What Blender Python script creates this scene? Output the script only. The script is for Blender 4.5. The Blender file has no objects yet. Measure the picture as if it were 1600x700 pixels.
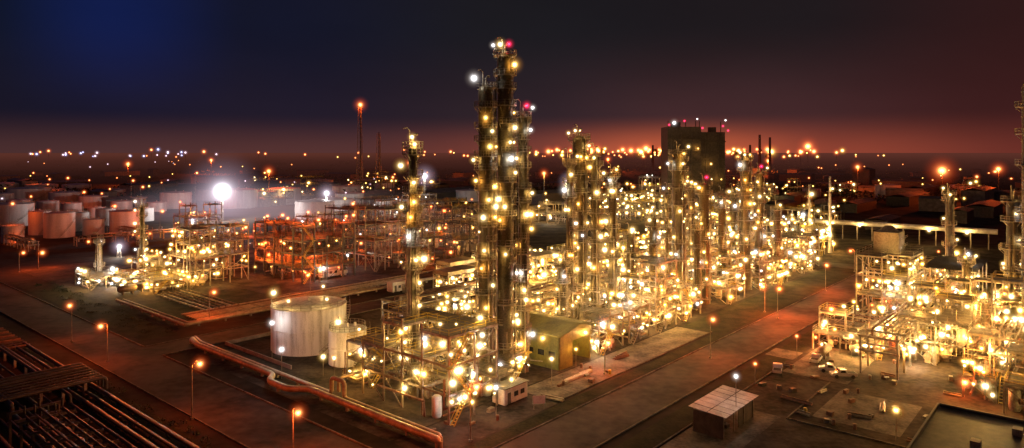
import bpy, math, random
from mathutils import Vector
R=random.Random(11)
A=math.radians(49.2); CA,SA=math.cos(A),math.sin(A)
F=1080.0; H=47.0; HOR=238.0
def survey(px,py,z=0.0):
    Y=(H-z)*F/(py-HOR); return ((px-800)*Y/F, Y)
def W(u,v): return (u*CA-v*SA, u*SA+v*CA)
def UV(p): return (p[0]*CA+p[1]*SA, -p[0]*SA+p[1]*CA)
def S(px,py,z=0): return UV(survey(px,py,z))
sc=bpy.context.scene; col=sc.collection

# ---------------- materials ----------------
def newmat(name):
    m=bpy.data.materials.new(name); m.use_nodes=True; nt=m.node_tree; nt.nodes.clear(); return m,nt
def surf(name,c1,c2,rough=0.6,metal=0.0,scale=1.0,bump=0.15,streak=False,wave=None,lo=.40,hi=.66,spec=.5):
    m,nt=newmat(name); N=nt.nodes; L=nt.links
    out=N.new('ShaderNodeOutputMaterial'); b=N.new('ShaderNodeBsdfPrincipled')
    tc=N.new('ShaderNodeTexCoord'); mp=N.new('ShaderNodeMapping'); n1=N.new('ShaderNodeTexNoise'); n2=N.new('ShaderNodeTexNoise')
    L.new(tc.outputs['Object'],mp.inputs[0])
    mp.inputs['Scale'].default_value=(1,1,0.12) if streak else (1,1,1)
    L.new(mp.outputs[0],n1.inputs['Vector']); L.new(tc.outputs['Object'],n2.inputs['Vector'])
    n1.inputs['Scale'].default_value=scale; n1.inputs['Detail'].default_value=6
    n2.inputs['Scale'].default_value=scale*7; n2.inputs['Detail'].default_value=3
    mx=N.new('ShaderNodeMath'); mx.operation='MULTIPLY_ADD'; mx.inputs[1].default_value=0.35; L.new(n2.outputs[0],mx.inputs[0]); 
    m2=N.new('ShaderNodeMath'); m2.operation='MULTIPLY'; m2.inputs[1].default_value=0.7; L.new(n1.outputs[0],m2.inputs[0]); L.new(m2.outputs[0],mx.inputs[2])
    r=N.new('ShaderNodeValToRGB'); r.color_ramp.elements[0].position=lo; r.color_ramp.elements[1].position=hi
    r.color_ramp.elements[0].color=(*c1,1); r.color_ramp.elements[1].color=(*c2,1)
    L.new(mx.outputs[0],r.inputs[0]); L.new(r.outputs[0],b.inputs['Base Color'])
    b.inputs['Roughness'].default_value=rough; b.inputs['Metallic'].default_value=metal; b.inputs['Specular IOR Level'].default_value=spec
    bp=N.new('ShaderNodeBump'); bp.inputs['Strength'].default_value=bump; bp.inputs['Distance'].default_value=0.1
    if wave:
        w=N.new('ShaderNodeTexWave'); w.inputs['Scale'].default_value=wave; w.bands_direction='X'
        L.new(tc.outputs['Object'],w.inputs[0]); L.new(w.outputs['Fac'],bp.inputs['Height']); bp.inputs['Strength'].default_value=0.8
    else: L.new(n2.outputs[0],bp.inputs['Height'])
    L.new(bp.outputs[0],b.inputs['Normal']); L.new(b.outputs[0],out.inputs[0])
    return m
def halo_mat(name,c,halo,mid,core,hc=None,pp=(6,28,120)):  # lens bloom painted as emission fading to the rim of a clear shell
    m,nt=newmat(name); N=nt.nodes; L=nt.links; out=N.new('ShaderNodeOutputMaterial'); t=N.new('ShaderNodeBsdfTransparent'); a=N.new('ShaderNodeAddShader'); a2=N.new('ShaderNodeAddShader')
    g=N.new('ShaderNodeNewGeometry'); d=N.new('ShaderNodeVectorMath'); d.operation='DOT_PRODUCT'; L.new(g.outputs['Normal'],d.inputs[0]); L.new(g.outputs['Incoming'],d.inputs[1])
    ab=N.new('ShaderNodeMath'); ab.operation='ABSOLUTE'; L.new(d.outputs['Value'],ab.inputs[0])
    def pw(p,k):
        q=N.new('ShaderNodeMath'); q.operation='POWER'; q.inputs[1].default_value=p; L.new(ab.outputs[0],q.inputs[0])
        r=N.new('ShaderNodeMath'); r.operation='MULTIPLY'; r.inputs[1].default_value=k; L.new(q.outputs[0],r.inputs[0]); return r
    e=N.new('ShaderNodeEmission'); e.inputs[0].default_value=(*(hc or c),1); L.new(pw(pp[0],halo).outputs[0],e.inputs[1])
    e2=N.new('ShaderNodeEmission'); e2.inputs[0].default_value=(*c,1); s=N.new('ShaderNodeMath'); L.new(pw(pp[1],mid).outputs[0],s.inputs[0]); L.new(pw(pp[2],core).outputs[0],s.inputs[1]); L.new(s.outputs[0],e2.inputs[1])
    L.new(e.outputs[0],a.inputs[0]); L.new(e2.outputs[0],a.inputs[1]); L.new(a.outputs[0],a2.inputs[0]); L.new(t.outputs[0],a2.inputs[1]); L.new(a2.outputs[0],out.inputs[0])
    try: m.cycles.emission_sampling='NONE'
    except Exception: pass
    return m
M={}
M['steel']=surf('galvanised_steel',(.13,.11,.08),(.36,.31,.23),.5,.3,.8)
M['dark']=surf('dark_painted_steel',(.035,.03,.027),(.09,.075,.06),.5,.2,.8)
M['clad']=surf('aluminium_cladding',(.16,.13,.085),(.40,.35,.25),.42,.35,.35,.1,True)
M['colm']=surf('weathered_column_lagging',(.045,.035,.018),(.17,.135,.07),.5,.25,.45,.2,True)
M['rust']=surf('rusty_steel',(.09,.042,.028),(.23,.13,.08),.7,.1,.9)
M['white']=surf('white_tank_paint',(.30,.28,.24),(.80,.78,.74),.5,0,.9,.05,True,None,.33,.56)
M['pink']=surf('faded_tank_paint',(.38,.35,.34),(.64,.60,.57),.55,0,.25,.05,True)
M['pipe']=surf('pipe_lagging',(.24,.17,.10),(.48,.38,.25),.45,.2,.7)
M['conc']=surf('weathered_concrete',(.15,.12,.10),(.30,.26,.21),.85,0,.4)
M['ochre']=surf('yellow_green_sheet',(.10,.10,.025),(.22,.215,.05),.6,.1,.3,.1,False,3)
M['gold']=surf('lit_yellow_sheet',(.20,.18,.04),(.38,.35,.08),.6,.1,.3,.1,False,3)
M['roof']=surf('corrugated_roof',(.10,.095,.08),(.22,.20,.17),.55,.2,.3,.1,False,3)
M['pale']=surf('pale_sheet',(.45,.42,.37),(.74,.71,.66),.5,.0,.5,.1,False,3)
M['yellow']=surf('safety_yellow_paint',(.38,.27,.03),(.56,.41,.05),.5,0,1)
M['grating']=surf('deck_grating',(.07,.06,.045),(.18,.15,.11),.6,.3,2)
M['asph']=surf('asphalt',(.012,.010,.009),(.066,.052,.046),.8,0,.07,.8,False,None,.38,.62,.15)
M['ground']=surf('dirt_ground',(.012,.009,.007),(.050,.038,.027),.95,0,.04,.6,spec=.1)
M['gravel']=surf('gravel_pad',(.014,.011,.008),(.080,.062,.045),.95,0,.13,1,False,None,.40,.64,.1)
M['grass']=surf('dry_grass',(.010,.012,.005),(.040,.038,.017),.95,0,.25,.9,spec=.1)
M['slab']=surf('concrete_slab',(.045,.038,.03),(.20,.17,.13),.85,0,.25,.5,spec=.2)
M['leaf']=surf('foliage',(.020,.028,.012),(.05,.06,.025),.9,0,.8)
M['glass']=surf('dark_glass',(.02,.02,.02),(.05,.05,.05),.15,0,1,0)
M['black']=surf('black_rubber',(.02,.02,.02),(.04,.04,.04),.8,0,1)
M['car']=surf('silver_car_paint',(.42,.42,.42),(.55,.55,.55),.3,.3,1,0)
M['E_warm']=halo_mat('warm_lamp_halo',(1,.80,.38),.15,.85,10,(1,.52,.09))
M['E_gold']=halo_mat('golden_lamp_halo',(1,.62,.15),.14,.8,9,(1,.40,.04))
M['E_white']=halo_mat('white_lamp_halo',(.95,.94,.95),.10,.7,10,(.85,.70,.60))
M['E_orange']=halo_mat('sodium_lamp_halo',(1,.30,.08),.14,.8,7,(1,.10,.012))
M['E_red']=halo_mat('red_beacon_halo',(1,.02,.09),.20,1.2,5)
M['E_pink']=halo_mat('distant_pale_halo',(.95,.66,.80),.08,.4,4)
M['E_blue']=halo_mat('distant_cool_halo',(.55,.56,1),.09,.45,4)
M['E_flood']=halo_mat('floodlight_glare',(.95,.90,1),.16,.5,9,(.85,.62,.80),(9,60,300))
M['E_glow']=halo_mat('sodium_flood_glare',(1,.28,.07),.17,.6,8,(1,.09,.012),(8,34,170))

# ---------------- mesh builder ----------------
class MB:
    def __init__(s): s.v=[];s.f=[];s.m=[];s.s=[];s.c=0
    def _add(s,vs,fs,sm=False):
        o=len(s.v); s.v+=vs
        for f in fs: s.f.append([i+o for i in f]); s.m.append(s.c); s.s.append(sm)
    def box(s,x,y,z,a,b,c):
        a/=2;b/=2
        vs=[(x+i*a,y+j*b,z+k*c) for k in (0,1) for i,j in ((-1,-1),(1,-1),(1,1),(-1,1))]
        s._add(vs,[(3,2,1,0),(4,5,6,7),(0,1,5,4),(1,2,6,5),(2,3,7,6),(3,0,4,7)])
    def beam(s,p,q,w,h=None):
        h=h or w; p=Vector(p);q=Vector(q);d=(q-p)
        if d.length<1e-4:return
        d.normalize(); up=Vector((0,0,1)) if abs(d.z)<.95 else Vector((1,0,0))
        a=d.cross(up).normalized(); b=a.cross(d)
        a*=w/2;b*=h/2; vs=[]
        for c in (p,q):
            for i,j in ((-1,-1),(1,-1),(1,1),(-1,1)): vs.append(tuple(c+a*i+b*j))
        s._add(vs,[(0,1,2,3),(7,6,5,4),(4,5,1,0),(5,6,2,1),(6,7,3,2),(7,4,0,3)])
    def tube(s,pts,r,n=8,r2=None):
        P=[Vector(p) for p in pts]; vs=[];fs=[]; k=len(P)
        for i,p in enumerate(P):
            d=(P[min(i+1,k-1)]-P[max(i-1,0)])
            if d.length<1e-6:d=Vector((0,0,1))
            d.normalize()
            up=Vector((.13,.21,1)) if abs(d.z)<.9 else Vector((1,.1,0))
            a=d.cross(up).normalized(); b=d.cross(a)
            rr=r if r2 is None else r+(r2-r)*i/(k-1)
            for j in range(n):
                t=2*math.pi*j/n; vs.append(tuple(p+a*(rr*math.cos(t))+b*(rr*math.sin(t))))
        for i in range(k-1):
            for j in range(n):
                j2=(j+1)%n; fs.append((i*n+j,i*n+j2,(i+1)*n+j2,(i+1)*n+j))
        s._add(vs,fs,True)
        s._add([vs[j] for j in range(n)],[tuple(range(n-1,-1,-1))]); s._add([vs[(k-1)*n+j] for j in range(n)],[tuple(range(n))])
    def lathe(s,prof,x=0,y=0,n=16):
        vs=[];fs=[];k=len(prof)
        for r,z in prof:
            for j in range(n):
                t=2*math.pi*j/n; vs.append((x+r*math.cos(t),y+r*math.sin(t),z))
        for i in range(k-1):
            for j in range(n):
                j2=(j+1)%n; fs.append((i*n+j,i*n+j2,(i+1)*n+j2,(i+1)*n+j))
        s._add(vs,fs,True)
    def ball(s,x,y,z,r,n=16,m=10):
        s.lathe([(max(r*math.sin(math.pi*i/m),.002),z-r*math.cos(math.pi*i/m)) for i in range(m+1)],x,y,n)
    def rail(s,pts,h=1.1,w=.07,closed=False):
        k=len(pts)
        for i in range(k if closed else k-1):
            p=Vector(pts[i]);q=Vector(pts[(i+1)%k]); L=(q-p).length; n=max(1,int(L/2.2))
            for t in range(n): 
                c=p.lerp(q,t/n); s.beam(c,c+Vector((0,0,h)),w)
            for z in (h*.5,h): s.beam(p+Vector((0,0,z)),q+Vector((0,0,z)),w)
    def mesh(s,name,mats):
        me=bpy.data.meshes.new(name); me.from_pydata(s.v,[],s.f)
        for m in mats: me.materials.append(M[m])
        me.polygons.foreach_set('material_index',s.m); me.polygons.foreach_set('use_smooth',s.s); me.update(); return me
    def obj(s,name,mats,parent=None,loc=None,rz=0):
        if isinstance(mats,str): mats=[mats]
        o=bpy.data.objects.new(name,s.mesh(name,mats)); col.objects.link(o)
        if parent: o.parent=parent
        if loc: o.location=loc
        o.rotation_euler=(0,0,rz); return o
def thing(name,label,cat,u,v,z=0,rz=0,group=None,world=False):
    e=bpy.data.objects.new(name,None); e.empty_display_size=.5; col.objects.link(e)
    x,y=(u,v) if world else W(u,v); e.location=(x,y,z); e.rotation_euler=(0,0,A+rz)
    e['label']=label; e['category']=cat
    if group: e['group']=group
    return e
def tag(o,label,cat,group=None):
    o['label']=label;o['category']=cat
    if group:o['group']=group
    return o

# ---------------- lamps ----------------
KC={'warm':(1,.60,.17),'gold':(1,.45,.08),'white':(.92,.88,.85),'orange':(1,.11,.014),'red':(1,.02,.05)}
LM={}
for k in KC:
    for sz,r in ((1,1.55),(2,2.2),(3,3.0)):
        m=MB(); m.c=0; m.lathe([(.02,.42),(.16,.38),(.24,.24),(.22,.22),(.02,.34)],0,0,8); m.beam((0,0,.4),(0,0,.75),.08)
        m.c=1; m.ball(0,0,0,r)  # sphere carries the painted bloom, much larger than the bulb
        LM[k,sz]=m.mesh('lamp',['dark','E_'+k])
LD={}
NL=[0]
def ldata(kind,power,r=.15):
    key=(kind,power)
    if key not in LD:
        d=bpy.data.lights.new('lamp_light','POINT'); d.color=KC[kind]; d.energy=power; d.shadow_soft_size=r; LD[key]=d
    return LD[key]
def lamp(parent,p,kind='warm',power=1500,sz=1,vary=True):
    o=bpy.data.objects.new('lamp',LM[kind,sz]); col.objects.link(o); o.parent=parent; o.location=p; s=R.choice([.45,.6,.7,.85,1,1.25,1.6]) if vary else 1
    if vary and power>0: s=max(s,.85)
    o.scale=(s,s,s)
    if power>0:
        l=bpy.data.objects.new('lamp_light',ldata(kind,power)); col.objects.link(l); l.parent=o; l.location=(0,0,-.05); NL[0]+=1
    return o
def wk(): return R.choice(['warm','warm','gold','warm','gold','warm','warm','white'])

# ---------------- generators ----------------
def column(u,v,r,h,label,plats=None,lamps=True,mat='colm',red=False,power=300,step=5.2,z0=2,pl=.85,lsz=1,ext=1.1):
    e=thing('distillation_column',label,'refinery column',u,v)
    m=MB(); m.lathe([(r*1.15,0),(r*1.05,z0+2),(r,z0+2.1),(r,h*.45),(r*.97,h*.46)]+[(r*.97,h-r*.9),(r*.86,h-r*.45),(r*.55,h-r*.12),(.05,h)],0,0,20)
    z=5
    while z<h-3:
        m.lathe([(r+.005,z),(r+.07,z+.03),(r+.07,z+.2),(r+.005,z+.23)],0,0,20); z+=2.6
    m.obj('column_shell',mat,e)
    if plats is None:
        plats=[]; z=6
        while z<h-1: plats.append(z); z+=step*R.uniform(.7,1.3)
        plats.append(h-.8)
    for z in plats:
        m=MB(); a0=R.uniform(0,6.28); span=R.choice([2*math.pi,2*math.pi,4.2,3.2]); n=14; ro=r+ext
        k=n+1; vs=[];fs=[]
        for j in range(k):
            t=a0+span*j/n
            for rr,zz in ((r+.05,z),(ro,z),(ro,z+.18),(r+.05,z+.18)): vs.append((rr*math.cos(t),rr*math.sin(t),zz))
        for j in range(n):
            for q in range(4): fs.append((j*4+q,j*4+(q+1)%4,(j+1)*4+(q+1)%4,(j+1)*4+q))
        m._add(vs,fs)
        m.rail([(ro*math.cos(a0+span*j/n),ro*math.sin(a0+span*j/n),z+.18) for j in range(k)],1.1,.09)
        for j in range(0,k,3):
            t=a0+span*j/n; m.beam((r*math.cos(t),r*math.sin(t),z-1),((ro-.1)*math.cos(t),(ro-.1)*math.sin(t),z),.12)
        m.obj('platform','steel',e)
        if lamps and R.random()<pl:
            for q in range(R.choice([1,1,1,2])):
                t=-A-math.pi/2+R.uniform(-1.4,1.4); ra=ro+.35
                lamp(e,(ra*math.cos(t),ra*math.sin(t),z+2.1),wk(),power if R.random()<.7 else 0,lsz)
    m=MB(); t=-A-math.pi/2+.9; t2=t-.9
    for d in (-.22,.22): 
        p=((r+.35)*math.cos(t)-d*math.sin(t),(r+.35)*math.sin(t)+d*math.cos(t)); m.beam((*p,0),(*p,h-.5),.07)
    z=1
    while z<h-1:
        m.beam(((r+.35)*math.cos(t)+.22*math.sin(t),(r+.35)*math.sin(t)-.22*math.cos(t),z),((r+.35)*math.cos(t)-.22*math.sin(t),(r+.35)*math.sin(t)+.22*math.cos(t),z),.05); z+=.9
    for z in range(3,int(h)-2,3):
        m.lathe([(.42,z),(.44,z+.12)],(r+.6)*math.cos(t),(r+.6)*math.sin(t),8)
    m.obj('ladder','steel',e)
    for q in range(R.choice([3,4,5])):
        t=-A-math.pi/2+R.uniform(-1.6,1.6); zt=h*R.uniform(.35,1) ; pr=R.uniform(.10,.28); m=MB(); ra=r+.15+pr
        m.tube([(0.5*r*math.cos(t),.5*r*math.sin(t),zt-.2),(ra*.95*math.cos(t),ra*.95*math.sin(t),zt-.3),(ra*math.cos(t),ra*math.sin(t),zt-.9),(ra*math.cos(t),ra*math.sin(t),3),((ra+.3)*math.cos(t),(ra+.3)*math.sin(t),2.5),((ra+3)*math.cos(t),(ra+3)*math.sin(t),2.4)],pr,8)
        m.obj('riser_pipe',R.choice(['clad','colm','steel']),e)
    m=MB(); m.tube([(0,0,h-.1),(0,0,h+1.4),(.3,0,h+1.8),(1.2,0,h+1.9)],.2,8); m.tube([(-.5,.3,h-.4),(-.5,.3,h+2.6),(-1.2,.3,h+3.1),(-2.1,.3,h+2.9)],.1,6)
    m.obj('top_davit','steel',e)
    if red: lamp(e,(.6,-.6,h+1.8),'red',150,1,False)
    return e

def structure(u,v,nx,ny,b,levels,label,name='steel_structure',cat='steel structure',mat='steel',nl=6,power=1000,kinds=None,deck=.6,beamw=.32,brace=.35,stairs=True,pipes=5,deckmat='grating',rz=0,parap=True,lit=.36,lsz=1,irr=True):
    e=thing(name,label,cat,u,v,0,rz); X=[0];Y=[0]
    for i in range(nx): X.append(X[-1]+b*(R.uniform(.8,1.25) if irr else 1))
    for i in range(ny): Y.append(Y[-1]+b*(R.uniform(.8,1.25) if irr else 1))
    T=levels[-1]; nL=len(levels)
    top={(i,j):(nL-1-(R.choice([0,0,0,1,1,2]) if irr and nL>1 else 0)) for i in range(nx) for j in range(ny)}
    for c in top: top[c]=max(0,top[c])
    def cells(i,j): return [top[a,c] for a in (i-1,i) for c in (j-1,j) if (a,c) in top]
    m=MB()
    for i,x in enumerate(X):
        for j,y in enumerate(Y): m.beam((x,y,0),(x,y,levels[max(cells(i,j))]+.1+(R.choice([0,0,1.3]) if irr else 0)),beamw,beamw)
    for k,z in enumerate(levels):
        for j,y in enumerate(Y):
            for i in range(nx):
                if any((i,c) in top and top[i,c]>=k for c in (j-1,j)): m.beam((X[i],y,z),(X[i+1],y,z),beamw*.7,beamw*1.2)
        for i,x in enumerate(X):
            for j in range(ny):
                if any((c,j) in top and top[c,j]>=k for c in (i-1,i)): m.beam((x,Y[j],z),(x,Y[j+1],z),beamw*.66,beamw*1.15)
    zs=[0]+list(levels)
    for k in range(nL):
        for i in range(nx):
            for j,y in ((0,0),(ny-1,Y[-1])):
                if top[i,j]>=k and R.random()<brace: m.beam((X[i],y,zs[k]),(X[i+1],y,zs[k+1]),.16)
        for j in range(ny):
            for i,x in ((0,0),(nx-1,X[-1])):
                if top[i,j]>=k and R.random()<brace: m.beam((x,Y[j],zs[k]),(x,Y[j+1],zs[k+1]),.16)
    m.obj('frame',mat,e)
    for k,z in enumerate(levels):
        m=MB(); m2=MB()
        for (i,j),t in top.items():
            if t>=k and (R.random()<deck or (t==k and irr)):
                m.box((X[i]+X[i+1])/2,(Y[j]+Y[j+1])/2,z+.22,X[i+1]-X[i]-.05,Y[j+1]-Y[j]-.05,.08)
                if parap: m2.rail([(X[i],Y[j],z+.3),(X[i+1],Y[j],z+.3),(X[i+1],Y[j+1],z+.3),(X[i],Y[j+1],z+.3)],1.1,.07,True)
        if m.v: m.obj('deck',deckmat,e)
        if m2.v: m2.obj('handrail','yellow' if R.random()<.5 else 'steel',e)
    if stairs:
        m=MB(); z0=0
        for k,z in enumerate(levels[:top[0,0]+1]):
            x0,x1=(0,4) if k%2==0 else (4,0)
            for yy in (-.4,-1.2): m.beam((x0,yy,z0),(x1,yy,z),.06,.22); m.beam((x0,yy,z0+1),(x1,yy,z+1),.07)
            ns=int((z-z0)/.45)
            for q in range(ns): t=(q+.5)/ns; m.box(x0+(x1-x0)*t,-.8,z0+(z-z0)*t,.28,.74,.04)
            m.box(x1+(.5 if k%2==0 else -.5),-.8,z,1,1.1,.1); z0=z
        m.obj('stair',R.choice(['yellow','steel','steel']),e)
    for q in range(pipes):
        m=MB(); x=R.uniform(0,X[-1]); y=R.uniform(0,Y[-1]); z1=R.uniform(.5,T*.8); x2=R.uniform(-1,X[-1]+1); y2=R.uniform(-1,Y[-1]+1); z2=R.uniform(0.3,T*.9)
        m.tube([(x,y,z1-.01),(x2,y,z1),(x2,y2,z1+.01),(x2,y2,z2)],R.uniform(.07,.24),7); m.obj('pipe',R.choice(['pipe','clad','rust','steel','pale']),e)
    for q in range(pipes//4):
        x=R.uniform(1,X[-1]-1); y=R.uniform(1,Y[-1]-1); z=R.choice([0,0,levels[0]+.3] if nL>1 else [0]); r=R.uniform(.5,1.1); hh=R.uniform(2.2,4)
        m=MB()
        if R.random()<.6: m.lathe([(r*.8,z),(r,z+.5),(r,z+hh),(r*.6,z+hh+.35),(.02,z+hh+.45)],x,y,12); m.obj('vertical_vessel',R.choice(['clad','pale','steel']),e)
        else: m.tube([(x-hh/2-.2,y,z+r+.4),(x-hh/2,y,z+r+.4),(x+hh/2,y,z+r+.4),(x+hh/2+.2,y,z+r+.4)],r*.7,12); m.box(x-hh*.3,y,z,.3,r,.5+r*.4); m.box(x+hh*.3,y,z,.3,r,.5+r*.4); m.obj('heat_exchanger',R.choice(['clad','pale','pipe']),e)
    for q in range(nl):
        k=R.choice(list(range(nL))+[0,0]); z=levels[k]+R.choice([-1.0,2.2,-1.0,-2.4]); side=R.random()
        if side<.42: p=(R.uniform(0,X[-1]),-.35,z)
        elif side<.8: p=(-.35,R.uniform(0,Y[-1]),z)
        else: p=(R.uniform(0,X[-1]),R.uniform(0,Y[-1]),levels[0]+2 if nL<2 else levels[1]+2)
        lamp(e,p,R.choice(kinds) if kinds else wk(),power if R.random()<lit else 0,lsz)
    return e
def drum(u,v,z,L,r,label='horizontal lagged drum on steel saddles',rz=0,mat='clad'):
    e=thing('horizontal_drum',label,'pressure vessel',u,v,z,rz)
    m=MB(); n=14; pr=[(-L/2-r*.5,.05),(-L/2-r*.38,r*.6),(-L/2,r),(L/2,r),(L/2+r*.38,r*.6),(L/2+r*.5,.05)]; vs=[];fs=[]
    for x,rr in pr:
        for j in range(n): vs.append((x,rr*math.cos(6.2832*j/n),r+.8+rr*math.sin(6.2832*j/n)))
    for i in range(5):
        for j in range(n): fs.append((i*n+j,i*n+(j+1)%n,(i+1)*n+(j+1)%n,(i+1)*n+j))
    m._add(vs,fs,True); m.tube([(0,0,2*r+.6),(0,0,2*r+1.5)],.3,8); m.obj('shell',mat,e)
    for x in (-L*.3,L*.3):
        m=MB(); m.box(x,0,0,.4,r*1.5,1+r*.5); m.obj('saddle','conc',e)
    return e
def cooler(u,v,z,nx,label='bank of air coolers on steel legs'):
    e=thing('air_cooler',label,'air cooler',u,v,z)
    for i in range(nx+1):
        m=MB()
        for y in (0,6): m.beam((i*4,y,0),(i*4,y,4),.25)
        m.beam((i*4,0,3.6),(i*4,6,3.6),.2); m.obj('leg_frame','steel',e)
    m=MB(); m.box(nx*2,3,4,nx*4,6.4,1.1); m.obj('cooler_box','clad',e)
    for i in range(nx):
        m=MB(); m.lathe([(1.6,3.2),(1.75,4.0)],i*4+2,3,14); 
        for q in range(3):
            t=q*2.09; m.beam((i*4+2,3,3.5),(i*4+2+1.6*math.cos(t),3+1.6*math.sin(t),3.5),.3,.05)
        m.obj('fan','dark',e)
    return e
def rack(u,v,L,w,levels,label,rz=0,npipe=5,lamps=6,power=900,mat='steel',kind=None):
    e=thing('pipe_rack',label,'pipe rack',u,v,0,rz); m=MB(); x=0
    while x<=L+.01:
        for y in (0,w): m.beam((x,y,0),(x,y,levels[-1]+.2),.35)
        for z in levels: m.beam((x,-.4,z),(x,w+.4,z),.3,.4)
        x+=6
    for y in (0,w): m.beam((0,y,levels[-1]-1),(L,y,levels[-1]-1),.22)
    m.obj('frame',mat,e)
    for z in levels:
        for q in range(npipe):
            r=R.uniform(.12,.27); y=.4+(w-.8)*(q+.5)/npipe; m=MB(); zz=z+.2+r
            a=R.uniform(0,L*.15);b=L-R.uniform(0,L*.15)
            pts=[(a,y,zz-1.5),(a+.01,y,zz-.3),(a+.4,y,zz),(b-.4,y,zz),(b,y,zz+.3),(b+.01,y,zz+1.5)]
            m.tube(pts,r,7); m.obj('pipe',R.choice(['pipe','clad','steel','rust'] if mat!='dark' else ['dark']),e)
    for q in range(lamps): lamp(e,(L*(q+R.uniform(0,1))/lamps,-.6,levels[-1]-R.uniform(0.4,levels[-1]*.6)),kind or wk(),power if R.random()<.36 else 0)
    return e
def tank(u,v,r,h,label,mat='white',lampk=None,n=48,detail=True,cone=.08,group=None):
    e=thing('storage_tank',label,'storage tank',u,v,0,group=group)
    m=MB(); m.lathe([(r,0),(r,h)],0,0,n); m.obj('shell',mat,e)
    m=MB()
    for zz in (h*.52,h): m.lathe([(r+.01,zz-.16),(r+.12,zz-.14),(r+.12,zz),(r+.01,zz+.02)],0,0,n)
    m.obj('wind_girder',mat,e)
    m=MB(); m.lathe([(r+.02,h+.03),(r*.5,h+.03+r*cone*.6),(.02,h+.03+r*cone)],0,0,n); m.tube([(0,0,h),(0,0,h+r*cone+.9)],.25,8); m.tube([(r*.5,0,h),(r*.5,0,h+r*cone*.6+.8)],.3,8); m.obj('roof',mat,e)
    if detail:
        m=MB(); k=24; m.rail([((r-.1)*math.cos(6.2832*j/k),(r-.1)*math.sin(6.2832*j/k),h+.15) for j in range(k)],1.1,.07,True); m.obj('handrail','steel',e)
        m=MB(); k=22; pts=[]
        for j in range(k+1):
            t=-A-math.pi*.5+.5+1.5*j/k; pts.append((math.cos(t),math.sin(t),h*j/k))
        for j in range(k):
            p=pts[j]; m.beam((p[0]*r,p[1]*r,p[2]+.1),(p[0]*(r+.9),p[1]*(r+.9),p[2]+.1),.35,.08)
        o=[(p[0]*(r+.9),p[1]*(r+.9),p[2]+1) for p in pts]
        for j in range(k): m.beam(o[j],o[j+1],.07); m.beam((o[j][0],o[j][1],o[j][2]-.95),(o[j+1][0],o[j+1][1],o[j+1][2]-.95),.1,.22)
        m.obj('spiral_stair','steel',e)
    if lampk:
        for t in lampk: lamp(e,((r+.1)*math.cos(t),(r+.1)*math.sin(t),h+2.4),'warm',350)
    return e

# ---------------- ground & roads ----------------
def sheet(name,u0,u1,v0,v1,z,mat,world=False):
    m=MB(); c=[(u0,v0),(u1,v0),(u1,v1),(u0,v1)]
    m._add([(*(p if world else W(*p)),z) for p in c],[(0,1,2,3)]); o=m.obj(name,mat); o['kind']='structure'; return o
sheet('ground',-30000,30000,-3000,40000,0,'ground',True)
g=.06
sheet('road',-60,1200,62,73.5,g,'asph')
sheet('road',56,68,-90,62,g,'asph'); sheet('road',56,68,73.5,900,g,'asph')
sheet('road',68,420,166,176,g,'asph')
sheet('road',300,312,73.5,166,g,'asph'); sheet('road',300,312,-60,62,g,'asph')
def kerb(u0,u1,v0,v1):
    m=MB(); c=W((u0+u1)/2,(v0+v1)/2); m.box(0,0,0,abs(u1-u0)+.25,abs(v1-v0)+.25,.2); o=m.obj('kerb','slab',None,(*c,0),A); o['kind']='structure'
kerb(-60,55.6,73.8,73.8);kerb(68.4,299.6,73.8,73.8);kerb(-60,55.6,61.7,61.7);kerb(68.4,299.6,61.7,61.7);kerb(55.7,55.7,74.2,600);kerb(68.3,68.3,74.2,165.6)
kerb(68.3,68.3,176.4,600);kerb(68.7,299,165.8,165.8);kerb(68.7,419,176.2,176.2);kerb(68.3,68.3,-60,61.3);kerb(55.7,55.7,-60,61.3)
for q in range(11): sheet('pavement',104+q*6,109.9+q*6,79,88,.07+.002*(q%2),'slab')
sheet('gravel_yard',72,298,88.5,163,.05,'gravel'); sheet('gravel_yard',72,103.5,78,88,.05,'gravel')
sheet('gravel_yard',80,420,188,330,.05,'gravel')
sheet('grass',70,79,182,300,.05,'grass'); sheet('grass',84,120,194,225,.06,'grass'); sheet('grass',71,300,55,59.5,.05,'grass'); sheet('grass',171,299,75,87,.05,'grass'); sheet('grass',70,170,74.5,77.5,.05,'grass')
sheet('gravel_yard',74,298,-50,54,.05,'gravel')
sheet('pavement',150,176,40,53,.07,'slab'); sheet('pavement',96,124,44,54,.07,'slab'); sheet('pavement',160,167,54.1,60.5,.07,'slab')
sheet('pavement',128,146,26,40,.07,'slab')
sheet('gravel_yard',314,600,-80,160,.05,'gravel')
sheet('grass',-40,52,78.5,160,.05,'grass')
kerb(124,149,43,43); kerb(124,124,24,42.6); kerb(75,150,54.5,54.5); kerb(178,298,54.6,54.6); kerb(104,171,78.6,78.6)

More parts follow.
